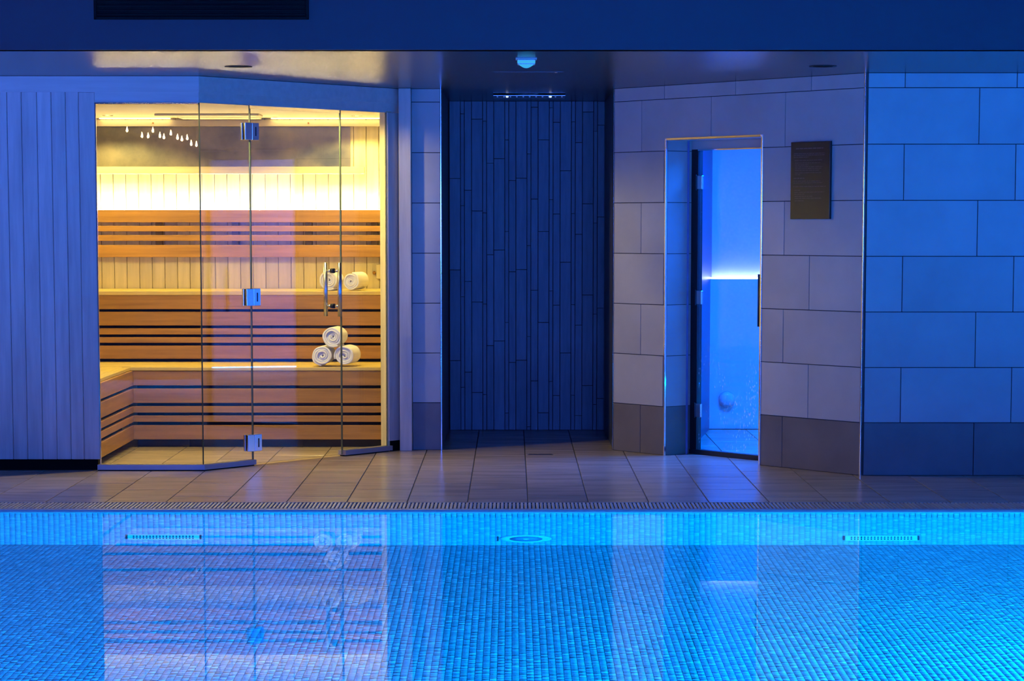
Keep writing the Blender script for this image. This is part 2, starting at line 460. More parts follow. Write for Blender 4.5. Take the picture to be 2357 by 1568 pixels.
# soffit, bulkhead, hall
cl = MB().box(-6, 6, BEAM_Y+0.02, 17.6, SOF, SOF+0.03).build('ceiling', M['soffit'])
tag(cl, 'low brushed soffit above the deck in front of the sauna', 'ceiling', kind='structure')
bh = MB().box(-6, 6, BEAM_Y-0.0, BEAM_Y+0.10, SOF, 3.05).build('wall_bulkhead', M['plaster'])
tag(bh, 'dark blue bulkhead over the pool edge', 'bulkhead', kind='structure')
vent = empty('air_grille', (-1.4445, BEAM_Y, 2.306))
tag(vent, 'wide black air grille set in the bulkhead above the sauna', 'grille')
board('frame_backing', -1.944, -0.945, BEAM_Y-0.006, BEAM_Y-0.001, 2.306, 2.62, M['black'], vent, 0)
for a, b, c, d in ((-1.944,-0.945,2.306,2.318), (-1.944,-0.945,2.608,2.62), (-1.944,-1.932,2.306,2.62), (-0.957,-0.945,2.306,2.62)):
    board('frame', a, b, BEAM_Y-0.016, BEAM_Y-0.005, c, d, M['black'], vent, 0.001)
for q in range(14): board('louvre', -1.93, -0.96, BEAM_Y-0.014, BEAM_Y-0.005, 2.325+0.02*q, 2.332+0.02*q, M['black'], vent, 0.001)

def struct(name, label, cat, mb, mat):
    return tag(mb.build(name, mat), label, cat, kind='structure')
struct('wall_left', 'plain hall wall far out at the left side', 'wall', MB().box(-6.1, -6, -4, 17.6, -1.3, 3.05), M['dark_room'])
struct('wall_far_right', 'plain hall wall far out at the right side', 'wall', MB().box(6, 6.1, -4, 17.6, -1.3, 3.05), M['dark_room'])
struct('wall_back', 'plain hall wall behind the viewer', 'wall', MB().box(-6, 6, -4.1, -4, 0, 3.05), M['dark_room'])
struct('ceiling_hall', 'plain ceiling above the pool', 'ceiling', MB().box(-6, 6, -4, BEAM_Y, 3.0, 3.05), M['dark_room'])
struct('floor_near', 'deck on the near side of the pool', 'floor', MB().box(-6, 6, -4, 4.0, -0.2, 0), M['floor_tile'])
struct('floor_side', 'deck strips at both ends of the pool', 'floor', MB().box(-6, -5, 4.0, 12.3, -0.2, 0).box(5, 6, 4.0, 12.3, -0.2, 0), M['floor_tile'])
struct('wall_rear', 'masonry closing the rooms behind the deck', 'wall', MB().box(-6, 6, 17.5, 17.6, 0, SOF), M['dark_room'])

# soffit fittings
def downlight(loc, label):
    t = empty('downlight', loc)
    tag(t, label, 'downlight', 'soffit downlights')
    MB().lathe([(0.050,-0.002),(0.070,-0.004),(0.072,-0.001)], seg=32, caps=False).build('bezel', M['dark_metal'], t, loc)
    MB().lathe([(0.004,-0.0012),(0.052,-0.0022)], seg=32).build('lens', M['black'], t, loc)
downlight((-1.407, 13.415, SOF), 'unlit round downlight in the soffit before the glowing sauna')
downlight((1.595, 13.379, SOF), 'unlit round downlight in the soffit above the plaque')
em = empty('emergency_light', (0.068, 12.80, SOF))
tag(em, 'small cyan-glowing emergency light under the soffit before the shower', 'light')
board('mount_plate', 0.018, 0.122, 12.72, 12.86, SOF-0.004, SOF-0.0005, M['white_plastic'], em, 0.001)
board('housing', 0.027, 0.113, 12.735, 12.83, SOF-0.030, SOF-0.006, M['white_plastic'], em, 0.003)
board('lens', 0.026, 0.114, 12.732, 12.737, SOF-0.026, SOF-0.012, M['sign_glow'], em, 0.001)
mb = MB(); segs = 14
pts = [(0.034 + 0.072*i/segs, -0.030 - 0.016*math.sin(math.pi*i/segs)) for i in range(segs+1)]
poly = [(px, pz) for px, pz in pts]
n0 = len(mb.v)
for yy in (12.745, 12.80):
    for px, pz in poly: mb.v.append((px, yy, SOF+pz))
for i in range(segs): mb.f.append((i, i+1, segs+1+i+1, segs+1+i)); mb.m.append(0)
mb.f.append(tuple(range(segs, -1, -1))); mb.m.append(0); mb.f.append(tuple(range(segs+1, 2*segs+2))); mb.m.append(0)
mb.build('dome', M['sign_glow'], em)
hp = empty('access_hatch', (0.09, 13.95, SOF))
tag(hp, 'flush access hatch in the soffit before the shower', 'hatch')
board('hatch_panel', -0.095, 0.275, 13.86, 14.22, SOF-0.003, SOF-0.0003, M['soffit'], hp, 0.0005)
MB().lathe([(0.006,-0.006),(0.008,-0.003)], seg=10).build('latch', M['chrome'], hp, (0.235, 13.88, SOF))

# ------------------------------------------------------------------ pool
pool = MB()
pool.box(-5, 5, 4.0, POOL_Y, PD-0.1, PD-0.004)
pool.box(-5, 5, POOL_Y-0.0, POOL_Y+0.15, PD-0.1, -0.05)
pool.box(-5, 5, 3.9, 4.0, PD-0.1, -0.001)
pool.box(-5.1, -5, 3.9, POOL_Y+0.1, PD-0.1, -0.001).box(5, 5.1, 3.9, POOL_Y+0.1, PD-0.1, -0.001)
pb = pool.build('pool_basin', M['pool_grout'])
tag(pb, 'swimming pool basin lined with small pale blue mosaic', 'pool', kind='structure')

CW = 0.0265; GAP = 0.0018
def columns(rng, n, a0, a1):
    """pieces of mixed length down every column: list of (col, a, b)"""
    out = []
    for c in range(n):
        a = a0 - rng.random()*0.03
        while a < a1:
            r = rng.random()
            l = 0.026 if r < 0.42 else (0.013 if r < 0.80 else 0.052)
            out.append((c, max(a, a0), min(a+l, a1))); a += l
    return out
rng = random.Random(11)
XN = 236; X0 = -XN*CW/2
FY0 = 8.2; FY1 = POOL_Y - 0.006
def piece_mesh(name, rects, kind, mat):
    """rects: array (n,4) u0,u1,w0,w1 -> raised pads; floor u=x w=y, wall u=x w=z"""
    r = np.asarray(rects); n = len(r)
    H = 0.004; b = 0.0009
    u = np.stack([r[:,0], r[:,1], r[:,1], r[:,0], r[:,0]+b, r[:,1]-b, r[:,1]-b, r[:,0]+b], 1)
    w = np.stack([r[:,2], r[:,2], r[:,3], r[:,3], r[:,2]+b, r[:,2]+b, r[:,3]-b, r[:,3]-b], 1)
    hh = np.tile([-H,-H,-H,-H,0,0,0,0], (n,1))
    if kind == 'floor': co = np.stack([u, w, PD + hh], 2)
    else: co = np.stack([u, POOL_Y-0.004 - hh - 0.0, w], 2)
    q = np.array([[4,5,6,7],[0,1,5,4],[1,2,6,5],[2,3,7,6],[3,0,4,7]])
    if kind != 'floor': pass
    idx = (q[None] + 8*np.arange(n)[:,None,None]).reshape(-1,4)
    me = bpy.data.meshes.new(name)
    me.vertices.add(8*n); me.vertices.foreach_set('co', co.reshape(-1))
    me.loops.add(idx.size); me.loops.foreach_set('vertex_index', idx.reshape(-1))
    me.polygons.add(len(idx)); me.polygons.foreach_set('loop_start', np.arange(0, idx.size, 4))
    me.update(calc_edges=True); me.validate()
    me.materials.append(mat)
    return me
fl = [(X0+c*CW+GAP/2, X0+(c+1)*CW-GAP/2, a+GAP/2, b-GAP/2) for c, a, b in columns(rng, XN, FY0, FY1) if b-a > 0.006]
near = sorted(fl, key=lambda r: (r[2] < 9.02 or abs((r[0]+r[1])/2) > 1.55, abs(r[2]-9.1) - (r[3]-r[2])*6))[:300]
ns = set(near)
mo = mesh_obj('mosaic_floor', piece_mesh('mosaic_floor', [r for r in fl if r not in ns], 'floor', M['mosaic']), pb)
mo['kind'] = 'stuff'
_pm = {}
for r in near:
    lx, ly = r[1]-r[0], r[3]-r[2]
    key = round(ly, 4)
    if key not in _pm:
        _pm[key] = piece_mesh('mosaic_piece', [(-lx/2, lx/2, -ly/2, ly/2)], 'floor', M['mosaic'])
    mesh_obj('mosaic_piece', _pm[key], pb, ((r[0]+r[1])/2, (r[2]+r[3])/2, 0))
wlr = [(X0+c*CW+GAP/2, X0+(c+1)*CW-GAP/2, a+GAP/2, b-GAP/2) for c, a, b in columns(rng, XN, PD+0.002, -0.052) if b-a > 0.006]
mw = mesh_obj('mosaic_wall', piece_mesh('mosaic_wall', wlr, 'wall', M['mosaic']), pb)
mw['kind'] = 'stuff'

wmesh = MB().quad((-5, 4.0, WZ), (5, 4.0, WZ), (5, POOL_Y-0.036, WZ), (-5, POOL_Y-0.036, WZ))
wt = wmesh.build('pool_water', M['water'])
tag(wt, 'still clear blue pool water mirroring the lit sauna', 'water', kind='stuff')

def inlet(x0, x1, zc, label):
    t = empty('pool_inlet', ((x0+x1)/2, POOL_Y-0.02, zc))
    tag(t, label, 'inlet grille', 'pool wall inlets')
    Y = POOL_Y
    board('cover_plate', x0, x1, Y-0.016, Y-0.002, zc-0.085, zc+0.085, M['inlet'], t, 0.003)
    for xx in (x0-0.006, x1+0.006): board('end_clip', xx-0.004, xx+0.004, Y-0.014, Y-0.002, zc-0.07, zc+0.07, M['inlet_dark'], t, 0.001)
    n = 19
    for i in range(n):
        xx = x0 + 0.03 + (x1-x0-0.06)*i/(n-1)
        for dz in (-0.03, 0.03):
            board('slot', xx-0.0036, xx+0.0036, Y-0.0175, Y-0.015, zc+dz-0.022, zc+dz+0.022, M['inlet_dark'], t, 0)
inlet(-1.845, -1.50, -0.93, 'slotted inlet grille on the pool wall below the sauna')
inlet(1.598, 1.945, -0.965, 'slotted inlet grille on the pool wall at the right')
pl = empty('pool_light', (0.067, POOL_Y-0.02, -0.98))
tag(pl, 'unlit round underwater light on the pool wall below the shower', 'pool light')
MB().lathe([(0.125,0.0),(0.122,-0.012),(0.095,-0.02),(0.088,-0.016)], axis='Y', seg=40).build('ring', M['inlet'], pl, (0.067, POOL_Y-0.003, -0.98), smooth=True)
MB().lathe([(0.088,-0.014),(0.02,-0.022)], axis='Y', seg=32).build('lens', surf('blue_lens', (0.12,0.28,0.45), 0.3), pl, (0.067, POOL_Y-0.004, -0.98), smooth=True)
MB().lathe([(0.016,-0.020),(0.012,-0.026)], axis='Y', seg=16).build('hub', M['white_plastic'], pl, (0.067, POOL_Y-0.004, -0.98))
board('side_clip', -0.072, -0.064, POOL_Y-0.014, POOL_Y-0.002, -1.05, -0.91, M['inlet_dark'], pl, 0.001)

# ------------------------------------------------------------------ sauna shell
SB = 17.02                     # back wall face
SC = 2.052                     # ceiling
wsb = MB().box(-3.05, -0.62, SB+0.012, SB+0.10, 0, SC+0.03).build('wall_sauna_back', M['void'])
tag(wsb, 'sauna back wall of pale vertical boards', 'wall', kind='structure')
x = -3.03
while x < -0.63:
    board('wall_board', x+0.0012, min(x+0.083, -0.622)-0.0012, SB, SB+0.014, 0.0, SC, M['pale_wood'], wsb, 0.003)
    x += 0.083
struct('wall_sauna_left', 'sauna left wall of pale wood', 'wall', MB().box(-3.12, -3.05, 14.3, SB+0.1, 0, SC+0.03), M['pale_wood'])
struct('wall_sauna_right', 'sauna right wall of pale wood', 'wall', MB().box(-0.66, -0.602, 15.60, SB+0.1, 0, SC+0.03), M['pale_wood'])
sc_ = MB().prism([(-3.12, 14.26), (CX-0.01, 14.26), (spt(SEND, -0.05)[0]+0.03, spt(SEND, -0.05)[1]), (-0.602, 15.70), (-0.602, SB+0.1), (-3.12, SB+0.1)], SC, SC+0.03)
struct('ceiling_sauna', 'pale wood sauna ceiling', 'ceiling', sc_, M['pale_wood_h'])

# outer left cladding
wf = MB().box(-4.4, -2.31, YL+0.016, YL+0.06, 0.062, SOF).build('wall_front_left', M['void'])
tag(wf, 'pale vertical board cladding left of the sauna glass', 'wall', kind='structure')
xs = [-2.372, -2.444, -2.522, -2.601, -2.685, -2.764]
while xs[-1] > -4.3: xs.append(xs[-1]-0.081)
for a, b in zip(xs[1:], xs[:-1]):
    board('cladding_board', a+0.001, b-0.001, YL, YL+0.017, 0.062, 2.081, M['front_wood'], wf, 0.0025)
pli = board('baseboard_left', -4.4, -2.30, YL+0.03, YL+0.08, 0.0, 0.064, M['black'])
tag(pli, 'black recessed plinth under the pale cladding boards', 'plinth', kind='structure')
# frame: posts, fascia, head
post = board('trim_2', -2.371, -2.283, YL-0.003, YL+0.045, 0.062, 2.079, M['front_wood'], None, 0.003)
tag(post, 'pale wooden post at the left edge of the sauna glass', 'post', kind='structure')
def strip(name, label, cat, o0, o1, z0, z1, mat, left, s1, part):
    """part 0: frontal piece with mitred end; part 1: angled piece"""
    mb = MB()
    c0, c1 = corner(o0), corner(o1)
    if part == 0: poly = [(left, YL-o1), c1, c0, (left, YL-o0)]
    else:
        e0, e1 = spt(s1, o0), spt(s1, o1)
        poly = [c1, e1, e0, c0]
    mb.prism(poly, z0, z1)
    o = mb.build(name, mat)
    if label: tag(o, label, cat, kind='structure')
    return o
strip('trim_3', 'pale wooden fascia board above the frontal sauna glass', 'fascia', -0.05, 0.008, 2.079, SOF-0.002, M['front_wood_h'], -4.4, 0, 0)
strip('trim_4', 'pale wooden fascia board above the angled sauna glass', 'fascia', -0.05, 0.008, 2.079, SOF-0.002, M['front_wood_h'], 0, SEND+0.117, 1)
strip('trim_5', 'lower wooden head rail of the frontal sauna glass', 'rail', -0.045, 0.002, 2.022, 2.079, M['front_wood_h'], -2.283, 0, 0)
strip('trim_6', 'lower wooden head rail of the angled sauna glass', 'rail', -0.045, 0.002, 2.022, 2.079, M['front_wood_h'], 0, SEND+0.117, 1)
s1_ = strip('trim_7', 'grey metal sill under the frontal sauna glass', 'sill', -0.03, 0.028, 0.006, 0.034, M['alu'], -2.295, 0, 0)
s2_ = strip('trim_8', 'metal sill under the narrow angled glass left of the sauna door', 'sill', -0.03, 0.028, 0.006, 0.034, M['alu'], 0, 0.400, 1)
def asill(name, label, a, b, z0, z1, o0, o1, mat):
    p = [spt(a, o1), spt(b, o1), spt(b, o0), spt(a, o0)]
    return tag(MB().prism(p, z0, z1).build(name, mat), label, 'sill', kind='structure')
asill('trim_9', 'metal sill under the angled glass right of the sauna door', 1.157, SEND+0.02, 0.006, 0.034, -0.03, 0.028, M['alu'])
p0 = [(-2.295, YL-0.012), corner(0.012), spt(0.398, 0.012), spt(0.398, -0.02), corner(-0.02), (-2.295, YL+0.02)]
struct('baseboard_sill', 'black shadow gap under the sauna sill', 'plinth', MB().prism(p0, 0.0005, 0.007), M['black'])
struct('baseboard_sill_right', 'black shadow gap under the right sauna sill', 'plinth', MB().prism([spt(1.162,0.012), spt(SEND,0.012), spt(SEND,-0.02), spt(1.162,-0.02)], 0.0005, 0.007), M['black'])
# right end: jamb in the glass line, black foot, frontal post
jb = board('trim_10', SEND, SEND+0.05, -0.004, 0.048, 0.03, 2.03, M['pale_wood'], None, 0.002, SF)
tag(jb, 'warm lit inner wooden jamb at the right end of the sauna glass', 'jamb', kind='structure')
jo = board('trim_11', SEND+0.004, SEND+0.124, -0.016, -0.005, 0.062, 2.022, M['front_wood'], None, 0.002, SF)
tag(jo, 'outer wooden jamb at the right end of the sauna glass', 'jamb', kind='structure')
jk = board('baseboard_jamb', SEND+0.022, SEND+0.118, -0.014, -0.004, 0.0, 0.062, M['black'], None, 0, SF)
tag(jk, 'black foot under the right sauna jamb', 'plinth', kind='structure')
fp = board('trim_12', -0.676, -0.6025, 15.50, 15.60, 0.0, SOF-0.001, M['front_wood'], None, 0.003)
tag(fp, 'pale full-height post between the sauna glass and the tiled pier', 'post', kind='structure')

# ------------------------------------------------------------------ sauna glass
def glass_panel(name, label, cat, a, b, z0, z1, frame, t=0.010):
    mb = MB().box(a, b, -t/2, t/2, z0, z1, 0)
    for i in (0, 1, 3, 5): mb.m[i] = 1
    root = mb.build(name, [M['glass'], M['glass_edge']], None, (frame[0], frame[1], 0), frame[2])
    return tag(root, label, cat, kind='structure')
glass_panel('window_1', 'wide frontal fixed glass pane of the sauna', 'window', -2.281, CX-0.003, 0.034, 2.022, (0, YL, 0))
glass_panel('window_2', 'narrow angled fixed glass pane left of the sauna door', 'window', 0.004, 0.397, 0.034, 2.022, SF)
glass_panel('window_3', 'angled fixed glass pane right of the sauna door', 'window', 1.160, SEND, 0.034, 2.022, SF)
door = glass_panel('door_1', 'frameless glass sauna door with steel bar handle', 'door', 0.403, 1.1545, 0.010, 2.004, SF)
board('head_bead', -2.281, CX, YL-0.008, YL+0.008, 2.014, 2.022, M['chrome'], post, 0.001)
board('side_bead', -2.284, -2.278, YL-0.008, YL+0.008, 0.034, 2.022, M['chrome'], post, 0.001)
# hinges
for zc in (1.879, 0.955, 0.062+0.0):
    zc = {1.879: 1.877, 0.955: 0.951, 0.062: 0.128}[zc]
    for side in (-1, 1):
        y0, y1 = (-0.020, -0.006) if side < 0 else (0.006, 0.020)
        hg = board('hinge_leaf', 0.345, 0.399, y0, y1, zc-0.048, zc+0.048, M['chrome'], door, 0.002, SF)
        board('hinge_leaf', 0.401, 0.456, y0, y1, zc-0.048, zc+0.048, M['chrome'], door, 0.002, SF)
        board('hinge_notch', 0.425, 0.433, y0-0.0012*(side<0), y1+0.0012*(side>0), zc-0.025, zc+0.025, M['dark_metal'], hg, 0, SF)
# handle: two bars through the glass
HS = 1.085
def tube(name, p, q, r, mat, parent, frame, seg=16):
    bm = bmesh.new()
    v = Vector(q)-Vector(p)
    bmesh.ops.create_cone(bm, cap_ends=True, segments=seg, radius1=r, radius2=r, depth=v.length)
    bmesh.ops.transform(bm, matrix=Matrix.Translation((Vector(p)+Vector(q))/2) @ v.to_track_quat('Z','Y').to_matrix().to_4x4(), verts=bm.verts)
    me = bpy.data.meshes.new(name); bm.to_mesh(me); bm.free(); me.materials.append(mat)
    for pl_ in me.polygons: pl_.use_smooth = len(pl_.vertices) == 4
    return mesh_obj(name, me, parent, (frame[0], frame[1], 0), frame[2])
for y in (-0.055, 0.055):
    hb = tube('handle_bar', (HS, y, 0.825), (HS, y, 1.137), 0.0125, M['satin'], door, SF)
    for z in (0.885, 1.090): tube('handle_rod', (HS, 0.006*(1 if y>0 else -1), z), (HS, y, z), 0.008, M['satin'], hb, SF)
for z in (0.885, 1.090):
    tube('handle_collar', (HS, -0.012, z), (HS, 0.012, z), 0.014, M['dark_metal'], door, SF)

# ------------------------------------------------------------------ sauna fittings
# lower bench (along the back) and left return, upper bench, backrest
L1, U1 = 15.755, 16.39
ZL, ZU = 0.4916, 0.9405
XR = -0.668
def bench_front(t, boards, x0, x1, y, mat=None, along='x'):
    for z0, z1 in boards:
        if along == 'x': board('front_board', x0, x1, y, y+0.022, z0, z1, M['bench_wood'], t, 0.002)
        else: board('front_board', x0, x1, -0.022, 0.0, z0, z1, M['bench_wood'], t, 0.002, (y, 0, math.pi/2))
LB = [(0.379,0.470),(0.272,0.361),(0.213,0.253),(0.156,0.195),(0.048,0.136)]
lb = empty('lower_bench', (-1.5, L1, 0))
tag(lb, 'lower sauna bench along the back with slatted brown front', 'bench')
bench_front(lb, LB, -2.318, XR, L1)
board('nosing', -2.337, XR, L1-0.006, L1+0.05, 0.470, ZL, M['bench_top'], lb, 0.003)
for q in range(5): board('seat_slat', -3.04, XR, L1+0.054+0.117*q, L1+0.054+0.117*q+0.112, 0.468, ZL, M['bench_top'], lb, 0.002)
board('back_void', -2.30, XR, L1+0.05, L1+0.06, 0.0, 0.466, M['void'], lb, 0)
for xx in (-2.0, -1.3, -0.75): board('leg', xx-0.02, xx+0.02, L1+0.024, L1+0.049, 0.0, 0.468, M['void'], lb, 0)
ll = empty('side_bench', (-2.6, 15.0, 0))
tag(ll, 'short lower sauna bench returning forward along the left wall', 'bench')
bench_front(ll, LB, 14.42, L1-0.001, -2.338, along='y')
board('nosing', 14.42, L1-0.008, -0.006, 0.05, 0.470, ZL, M['bench_top'], ll, 0.003, (-2.338, 0, math.pi/2))
for q in range(5): board('seat_slat', 14.42, L1+0.045, 0.054+0.13*q, 0.054+0.13*q+0.125, 0.468, ZL-0.0005, M['bench_top'], ll, 0.002, (-2.338, 0, math.pi/2))
board('back_void', 14.43, L1, 0.05, 0.06, 0.0, 0.466, M['void'], ll, 0, (-2.338, 0, math.pi/2))
UBZ = [(0.825,0.914),(0.722,0.809),(0.665,0.704),(0.612,0.648),(0.510,0.594)]
ub = empty('upper_bench', (-1.8, U1, 0.5))
tag(ub, 'upper sauna bench with slatted brown front below the backrest', 'bench')
bench_front(ub, UBZ, -3.04, XR, U1)
board('nosing', -3.04, XR, U1-0.006, U1+0.05, 0.914, ZU, M['bench_top'], ub, 0.003)
for q in range(5): board('seat_slat', -3.04, XR, U1+0.054+0.115*q, U1+0.054+0.115*q+0.110, 0.918, ZU, M['bench_top'], ub, 0.002)
board('back_void', -3.04, XR, U1+0.055, U1+0.065, ZL+0.002, 0.914, M['void'], ub, 0)

br = empty('backrest', (-1.8, SB, 1.15))
tag(br, 'brown slatted sauna backrest hiding the glowing strip', 'backrest')
BY = 16.925
board('top_board', -3.04, XR, BY, BY+0.022, 1.374, 1.456, M['bench_wood'], br, 0.002)
board('slat', -3.04, XR, BY, BY+0.022, 1.315, 1.352, M['bench_wood'], br, 0.002)
board('slat', -3.04, XR, BY, BY+0.022, 1.253, 1.292, M['bench_wood'], br, 0.002)
board('bottom_board', -3.04, XR, BY, BY+0.022, 1.148, 1.227, M['bench_wood'], br, 0.002)
for xx in (-2.31, -1.81, -1.33, -0.9): board('bracket', xx-0.022, xx+0.022, BY+0.0225, SB-0.001, 1.15, 1.43, M['bracket'], br, 0.001)
led = MB().box(-3.03, XR-0.005, BY+0.030, BY+0.048, 1.450, 1.457).build('led_strip', M['led_warm'])
tag(led, 'warm white light strip glowing behind the sauna backrest', 'light strip')
board('channel', -3.03, XR-0.005, BY+0.026, BY+0.062, 1.442, 1.449, M['alu'], led, 0)

pn = board('stone_panel', -2.95, -1.057, SB-0.012, SB-0.001, 1.737, 1.996, M['panel'], None, 0.001)
tag(pn, 'long dark marbled stone panel high on the sauna back wall', 'panel')
lg = board('ledge', -3.04, -0.9636, SB-0.075, SB-0.001, 1.689, 1.736, M['pale_wood_h'], None, 0.003)
tag(lg, 'pale wooden ledge under the dark stone panel', 'ledge')
hd = empty('head_board', (-1.8, SB, 1.998))
tag(hd, 'pale top board between the stone panel and the sauna ceiling', 'board')
board('plank', -3.04, -0.67, SB-0.02, SB-0.001, 1.998, 2.040, M['pale_wood_h'], hd, 0.002)
for xx in (-2.345, -1.33):
    MB().lathe([(0.006, 0), (0.006, -0.003)], axis='Y', seg=12).build('plug', M['bench_wood'], hd, (xx, SB-0.02, 2.020))
for x0, x1, lab in ((-2.69, -2.23, 'thin warm light line under the sauna ceiling at the left'), (-1.57, -0.855, 'thin warm light line under the sauna ceiling at the right')):
    c = MB().box(x0, x1, SB-0.060, SB-0.030, SC-0.006, SC-0.001).build('cove_light', M['led_cove'])
    tag(c, lab, 'light strip')
cv = empty('ceiling_vent', (-1.9, 16.4, SC))
tag(cv, 'two-step pale wooden vent cover on the sauna ceiling', 'vent')
board('upper_step', -2.24, -1.585, 16.30, 16.55, SC-0.013, SC-0.001, M['pale_wood_h'], cv, 0.002)
board('lower_step', -2.13, -1.62, 16.60, 16.85, SC-0.014, SC-0.001, M['pale_wood_h'], cv, 0.002)
def sauna_spot(x, y, label, power, cone):
    t = empty('sauna_downlight', (x, y, SC))
    tag(t, label, 'downlight', 'sauna downlights')
    MB().lathe([(0.024,-0.001),(0.033,-0.004),(0.035,-0.001)], seg=24, caps=False).build('bezel', M['chrome'], t, (x, y, SC))
    MB().lathe([(0.003,-0.001),(0.025,-0.002)], seg=20).build('lens', M['led_spot'], t, (x, y, SC))
    l = bpy.data.lights.new('sauna_downlight_lamp', 'SPOT'); l.energy = power; l.color = (1.0, 0.82, 0.27)
    l.spot_size = math.radians(cone); l.spot_blend = 0.25; l.shadow_soft_size = 0.03
    o = bpy.data.objects.new('sauna_downlight_lamp', l); link(o, t, (x, y, SC-0.012))
sauna_spot(-0.99, 16.62, 'small lit downlight in the sauna ceiling above the towels', 56, 150)
sauna_spot(-2.57, 16.55, 'small lit downlight in the sauna ceiling at the far left', 56, 150)
sauna_spot(-1.28, 14.97, 'added unseen downlight in the sauna ceiling behind the door', 78, 172)  # added lamp hidden by the fascia, warms deck and angled wall
sauna_spot(-2.00, 14.44, 'added unseen downlight in the sauna ceiling behind the frontal glass', 80, 172)  # second added lamp out of view, warms the deck outside
wk = empty('wall_hook', (-0.90, SB, 1.05))
tag(wk, 'small dark wall knob beside a pale backplate near the sauna jamb', 'hook')
board('backplate', -0.892, -0.862, SB-0.03, SB-0.001, 1.005, 1.10, M['pale_wood'], wk, 0.003)
MB().lathe([(0.010,0),(0.012,-0.02),(0.009,-0.035)], axis='Y', seg=16).build('knob', M['bench_wood'], wk, (-0.905, SB-0.001, 1.045), smooth=True)

# towels: rolled, spiral ends
def towel_mesh(seed, R=0.066, length=0.22):
    rr = random.Random(seed)
    turns = 4.6; th = R/turns*0.97; n = 130
    ph = rr.random()*6.28
    ys = [0.0, 0.004, 0.012, 0.03, length-0.03, length-0.012, length-0.004, length]
    ins = [0.30, 0.10, 0.0, 0.0, 0.0, 0.0, 0.10, 0.30]
    mb = MB(); rings = []
    for yi, iv in zip(ys, ins):
        outer, inner = [], []
        for i in range(n):
            u = i/(n-1); a = ph + u*turns*2*math.pi
            wob = 1 + 0.035*math.sin(2*a+seed) + 0.02*math.sin(5*a+2*seed)
            rc = (0.004 + (R-0.004-th/2)*u)*wob
            h = th*0.5*(1-iv)*0.93
            dy = 0.006*math.sin(a*0.7+seed) + 0.012*(1-u)*(1 if yi < length/2 else -1)
            for lst, r_ in ((outer, rc+h), (inner, max(rc-h, 0.002))):
                lst.append((r_*math.cos(a), yi+dy, r_*math.sin(a)))
        rings.append(outer + inner[::-1])
    k = 2*n
    for r_ in rings: mb.v += r_
    for j in range(len(rings)-1):
        for i in range(k):
            q = (i+1) % k
            mb.f.append((j*k+i, j*k+q, (j+1)*k+q, (j+1)*k+i)); mb.m.append(0)
    for base, flip in ((0, False), ((len(rings)-1)*k, True)):
        for i in range(n-1):
            f = (base+i, base+k-1-i, base+k-2-i, base+i+1)
            mb.f.append(f[::-1] if flip else f); mb.m.append(0)
    me = mb.mesh('rolled_towel', M['towel'], smooth=True)
    bm = bmesh.new(); bm.from_mesh(me); bmesh.ops.recalc_face_normals(bm, faces=bm.faces); bm.to_mesh(me); bm.free()
    return me
def towel(seed, x, y, z, rz, label, R=0.066, sx=1.0):
    o = mesh_obj('rolled_towel', towel_mesh(seed, R), None, (x, y, z), rz)
    zmin = min(v.co.z for v in o.data.vertices)
    tag(o, label, 'towel', 'rolled white towels on the sauna benches')
    return o
ty = L1 + 0.02
towel(1, -1.162, ty, ZL+0.0685, math.radians(-4), 'white rolled towel at the lower left of the three-towel stack')
towel(2, -1.028, ty, ZL+0.0685, math.radians(-9), 'white rolled towel at the lower right of the three-towel stack')
towel(3, -1.098, ty-0.005, ZL+0.0685+0.115, math.radians(-7), 'white rolled towel topping the three-towel stack')
towel(4, -1.165, U1+0.03, ZU+0.0675, math.radians(-9), 'white rolled towel on the upper bench behind the door handle', R=0.065)
towel(5, -1.025, U1+0.03, ZU+0.060, math.radians(-14), 'white rolled towel on the upper bench right of the door handle', R=0.058)

# ------------------------------------------------------------------ steam room
SW = M['steam_wall']
pA = (1.045, 15.30); pB = (1.335, 17.3)
struct('wall_steam_left', 'tiled left wall inside the steam room, darkened for shade', 'wall', MB().prism([pA, pB, (pB[0]-0.08, pB[1]), (pA[0]-0.08, pA[1])], 0, 2.1), surf('steam_room_shaded_tile', (0.02,0.015,0.15), 0.3, nscale=3, namp=0.1))  # tile colour darkened to stand in for shade on this wall
struct('wall_steam_back', 'blue tiled back wall inside the steam room', 'wall', MB().box(1.2, 2.62, 17.3, 17.4, 0, 2.1), SW)
struct('wall_steam_right', 'blue tiled right wall inside the steam room', 'wall', MB().box(2.55, 2.62, 14.1, 17.3, 0, 2.1), SW)
struct('ceiling_steam', 'pale ceiling inside the steam room', 'ceiling', MB().prism([dpt(0.30, 0.19), dpt(DLEN-0.1, 0.19), (2.62, 14.09), (2.62, 17.4), (1.1, 17.4)], 2.1, 2.16), SW)
sbn = empty('tiled_ledge', (1.9, 17.0, 0))
tag(sbn, 'tiled high ledge with white light line across the steam room back', 'bench')
board('ledge_body', 1.30, 2.548, 17.18, 17.298, 0.0, 1.00, SW, sbn, 0.003)
MB().box(1.33, 2.54, 17.262, 17.285, 1.001, 1.008).build('light_line', M['led_white'], sbn)
sb2 = empty('tiled_bench', (2.25, 15.6, 0))
tag(sb2, 'tiled steam room seat along the right wall with a glowing front lip', 'bench')
board('seat_body', 2.10, 2.548, 14.3, 17.17, 0.0, 0.36, SW, sb2, 0.003)
board('seat_top', 2.04, 2.548, 14.3, 17.17, 0.37, 0.405, SW, sb2, 0.004)
MB().box(2.05, 2.075, 14.32, 17.1, 0.361, 0.369).build('light_line', M['led_steam'], sb2)
area('steam_room_lamp', (1.62, 15.62, 2.08), (1.62, 15.62, 0.0), 0.7, 0.8, 165, (0.0, 0.13, 1.0))
so = empty('steam_outlet', (1.432, 17.16, 0.20))
